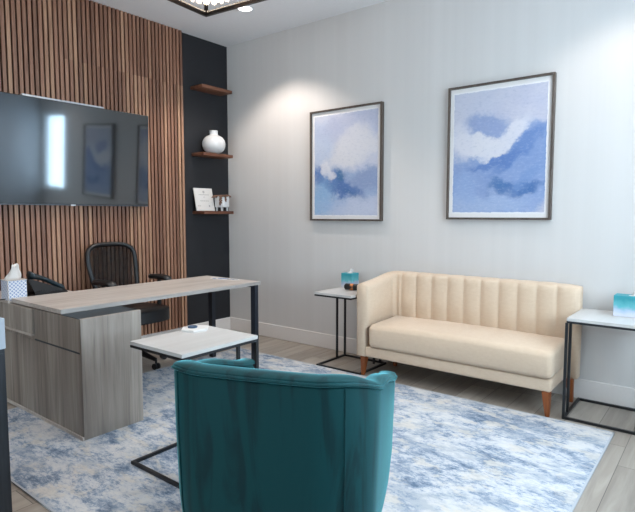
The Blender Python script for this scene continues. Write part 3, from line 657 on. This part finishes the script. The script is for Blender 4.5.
# local: x across, y forward (back of the chair at y = -.36)
HW, YB, YF, CR = .381, -.36, .30, .195
def foot_path(hw, yb, cr, yf=YF, n=10):
    """open U path from the left arm front round the back to the right arm front, with inward normals"""
    P = []
    for k in range(16): P.append(((-hw + .02 * (1 - k / 15) ** 2, yf + (yb + cr - yf) * k / 15), (1, 0)))
    for k in range(1, n + 1):
        a = pi / 2 * k / n; P.append(((-hw + cr - cr * cos(a), yb + cr - cr * sin(a)), (cos(a), sin(a))))
    for k in range(1, 17): 
        x_ = -hw + cr + 2 * (hw - cr) * k / 16; P.append(((x_, yb), (0, 1)))
    for k in range(1, n + 1):
        a = pi / 2 * k / n; P.append(((hw - cr + cr * sin(a), yb + cr - cr * cos(a)), (-sin(a), cos(a))))
    for k in range(1, 16): P.append(((hw - .02 * (k / 15) ** 2, yb + cr + (yf - yb - cr) * k / 15), (-1, 0)))
    # bow the back outward slightly
    Q = []
    for (p, n_) in P:
        bow = .012 * max(0, 1 - (p[0] / hw) ** 2) if p[1] < yb + cr else 0
        Q.append((Vector((p[0], p[1] - bow, 0)), Vector((n_[0], n_[1], 0)).normalized()))
    return Q
def rim_z(y):  # rim height falls towards the arm fronts
    k = max(0, min(1, (y + .10) / .42)); q = max(0, min(1, (y + .36) / .27)); return .797 - .09 * (k * k * (3 - 2 * k)) - .068 * (q * q * (3 - 2 * q))
TH = .068
secs = []; rsecs = []; pip = []; pip2 = []
for p, n_ in foot_path(HW, YB, CR):
    z = rim_z(p.y); sec = []
    o_ = lambda d, zz: p + n_ * d + Vector((0, 0, zz))
    sec = [o_(.045, .10), o_(.024, .16), o_(.010, .30), o_(.002, .55), o_(0, z - .03), o_(.03, z - .012), o_(TH - .02, z - .012), o_(TH, z - .035), o_(TH, .45), o_(TH, .10)]
    secs.append(sec)
    rs = [o_(-.002, z - .020)]
    for a in range(0, 181, 20): rs.append(o_(TH / 2 - (TH / 2 + .004) * cos(radians(a)), z - .016 + .020 * sin(radians(a)) ** .6 if 0 < a < 180 else z - .016))
    rs.append(o_(TH + .002, z - .020)); rsecs.append(rs)
    pip.append(o_(-.004, z - .017)); pip2.append(o_(.014, .125))
bm = B(); band(bm, secs); sh = obj('shell', bm, 'velvet', ac, smooth=True, world=False)
bm = B(); band(bm, rsecs); obj('top_rail', bm, 'velvet', ac, smooth=True, world=False)
bm = B(); tube(bm, pip, .0055, 8); obj('piping', bm, 'velvet', ac, smooth='full', world=False)
FP = foot_path(HW, YB, CR)
for xs in (-.295, .295):
    p, n_ = min(FP[:], key=lambda q: abs(q[0].x - xs) + (9 if q[0].y > YB + .1 else 0)); bm = B()
    tube(bm, [p + n_ * (d - .0015) + Vector((0, 0, z)) for d, z in ((.040, .115), (.024, .16), (.010, .30), (.002, .55), (.001, .765))], .0035, 6); obj('seam', bm, 'velvet', ac, smooth=True, world=False)
bm = B(); box(bm, -HW + TH + .002, HW - TH - .002, YB + TH + .01, YF + .02, .10, .30, bevel=.01); obj('seat_base', bm, 'velvet', ac, smooth=True, world=False)
bm = B(); box(bm, -HW + TH + .003, HW - TH - .003, YB + TH + .012, YF + .04, .302, .45, bevel=.04, seg=5); obj('seat_cushion', bm, 'velvet', ac, smooth='full', world=False)
for sx_, sy_ in ((-1, -1), (1, -1), (1, 1), (-1, 1)):
    bm = B(); x_, y_ = sx_ * .25, -.03 + sy_ * .22; tube(bm, [(x_ + sx_ * .01, y_ + sy_ * .01, 0), (x_, y_, .101)], [.013, .021], 14); obj('leg', bm, 'leg_wood', ac, smooth=True, world=False)

# ------------------------------------------------------------ cabinet at the left edge of the picture
cb_ = thing('cabinet', 'charcoal cabinet with a thick pale grey top at the left picture edge', 'cabinet', (1.8, -3.4, 0))
CX, CY, CT = 2.085, -3.165, .882
bm = B(); box(bm, 1.5, CX, CY - .6, CY, CT - .132, CT, bevel=.002, seg=1); obj('top', bm, 'cab_light', cb_)
bm = B(); box(bm, 1.505, CX - .004, CY - .596, CY - .004, .0004, CT - .133); obj('body', bm, 'cab_dark', cb_)
for k in range(2):
    bm = B(); box(bm, CX - .004, CX + .004 - .004, CY - .596 + .3 * k + .006, CY - .596 + .3 * k + .286, .03, CT - .15); dr = obj('door', bm, 'cab_dark', cb_)
    bm = B(); yy = CY - .596 + (.27 if k == 0 else .32); box(bm, CX, CX + .012, yy - .004, yy + .004, .45, .57); obj('handle', bm, 'black_metal', dr)

# ------------------------------------------------------------ ceiling lights
for i, (cx, cy, pw) in enumerate(CANS):
    d = thing('recessed_light', 'round recessed ceiling light near the shelf corner above the chandelier frame' if i == 0 else 'round recessed ceiling light', 'ceiling light', (cx, cy, H), 0, 'recessed ceiling lights')
    if i == 0: d['label'] = 'round recessed ceiling light near the room corner beside the chandelier'
    elif i == 1: d['label'] = 'round recessed ceiling light washing the wall right of the wave painting'
    else: d['label'] = 'round recessed ceiling light further back in the room, out of the picture'
    bm = B(); lathe(bm, [(.062, -.001), (.080, -.001), (.078, -.007), (.064, -.009), (.0625, -.001)], 32, (cx, cy, H), cap=False); obj('trim_ring', bm, 'frame_white', d, smooth=True)
    bm = B(); lathe(bm, [(.062, -.0012), (.062, -.005), (.03, -.0052)], 32, (cx, cy, H)); obj('lens', bm, 'lens', d)
ch = thing('chandelier', 'square bronze framed crystal chandelier cut off by the top edge', 'chandelier', (1.655, -1.675, H), radians(5.5))
A = .30; ZL, ZU = -.36, -.13
def sq(bm, z, a, r=.011):
    for s in (-1, 1): box(bm, -a - r, a + r, s * a - r, s * a + r, z - r, z + r); box(bm, s * a - r, s * a + r, -a + r, a - r, z - r, z + r)
bm = B(); sq(bm, ZL, A); sq(bm, ZU, A)
for sx_ in (-1, 1):
    for sy_ in (-1, 1): box(bm, sx_ * A - .011, sx_ * A + .011, sy_ * A - .011, sy_ * A + .011, ZL + .011, ZU - .011)
MB_ = plain('dark_bronze', '#2b2624', .35, .8); obj('frame', bm, MB_, ch, world=False)
bm = B(); box(bm, -.12, .12, -.12, .12, -.03, -.0015); tube(bm, [(0, 0, -.03), (0, 0, ZU)], .01, 10); bar(bm, (-A, 0, ZU), (A, 0, ZU), .012); bar(bm, (0, -A, ZU), (0, A, ZU), .012); obj('canopy_and_rod', bm, MB_, ch, world=False)
bm = B(); r_ = random.Random(9)
for side in range(4):
    for k in range(26):
        u = -A + .02 + (2 * A - .04) * k / 25; x_, y_ = ((u, -A), (u, A), (-A, u), (A, u))[side]; L_ = .0
        for q in range(1): box(bm, x_ - .007, x_ + .007, y_ - .007, y_ + .007, ZL + .0115, ZL + .026, bevel=.003, seg=1)
o = obj('rail_crystals', bm, 'crystal', ch, world=False)
bm = B()
for ring, rad_, zt in ((22, .185, -.375), (16, .14, -.395), (10, .09, -.41), (5, .04, -.415)):
    for k in range(ring):
        a = 2 * pi * k / ring; x_, y_ = rad_ * cos(a), rad_ * sin(a); tube(bm, [(x_, y_, ZU - .007), (x_, y_, zt + .02), (x_, y_, zt)], [.009, .011, .003], 6)
obj('crystal_prisms', bm, 'crystal_lit', ch, world=False)
pl_ = bpy.data.lights.new('chandelier_glow', 'POINT'); pl_.energy = 8; pl_.color = (1, .86, .7); pl_.shadow_soft_size = .12
po = bpy.data.objects.new('chandelier_glow', pl_); COL.objects.link(po); po.location = (1.655, -1.675, H - .52)

# dark green board seen mirrored in the television
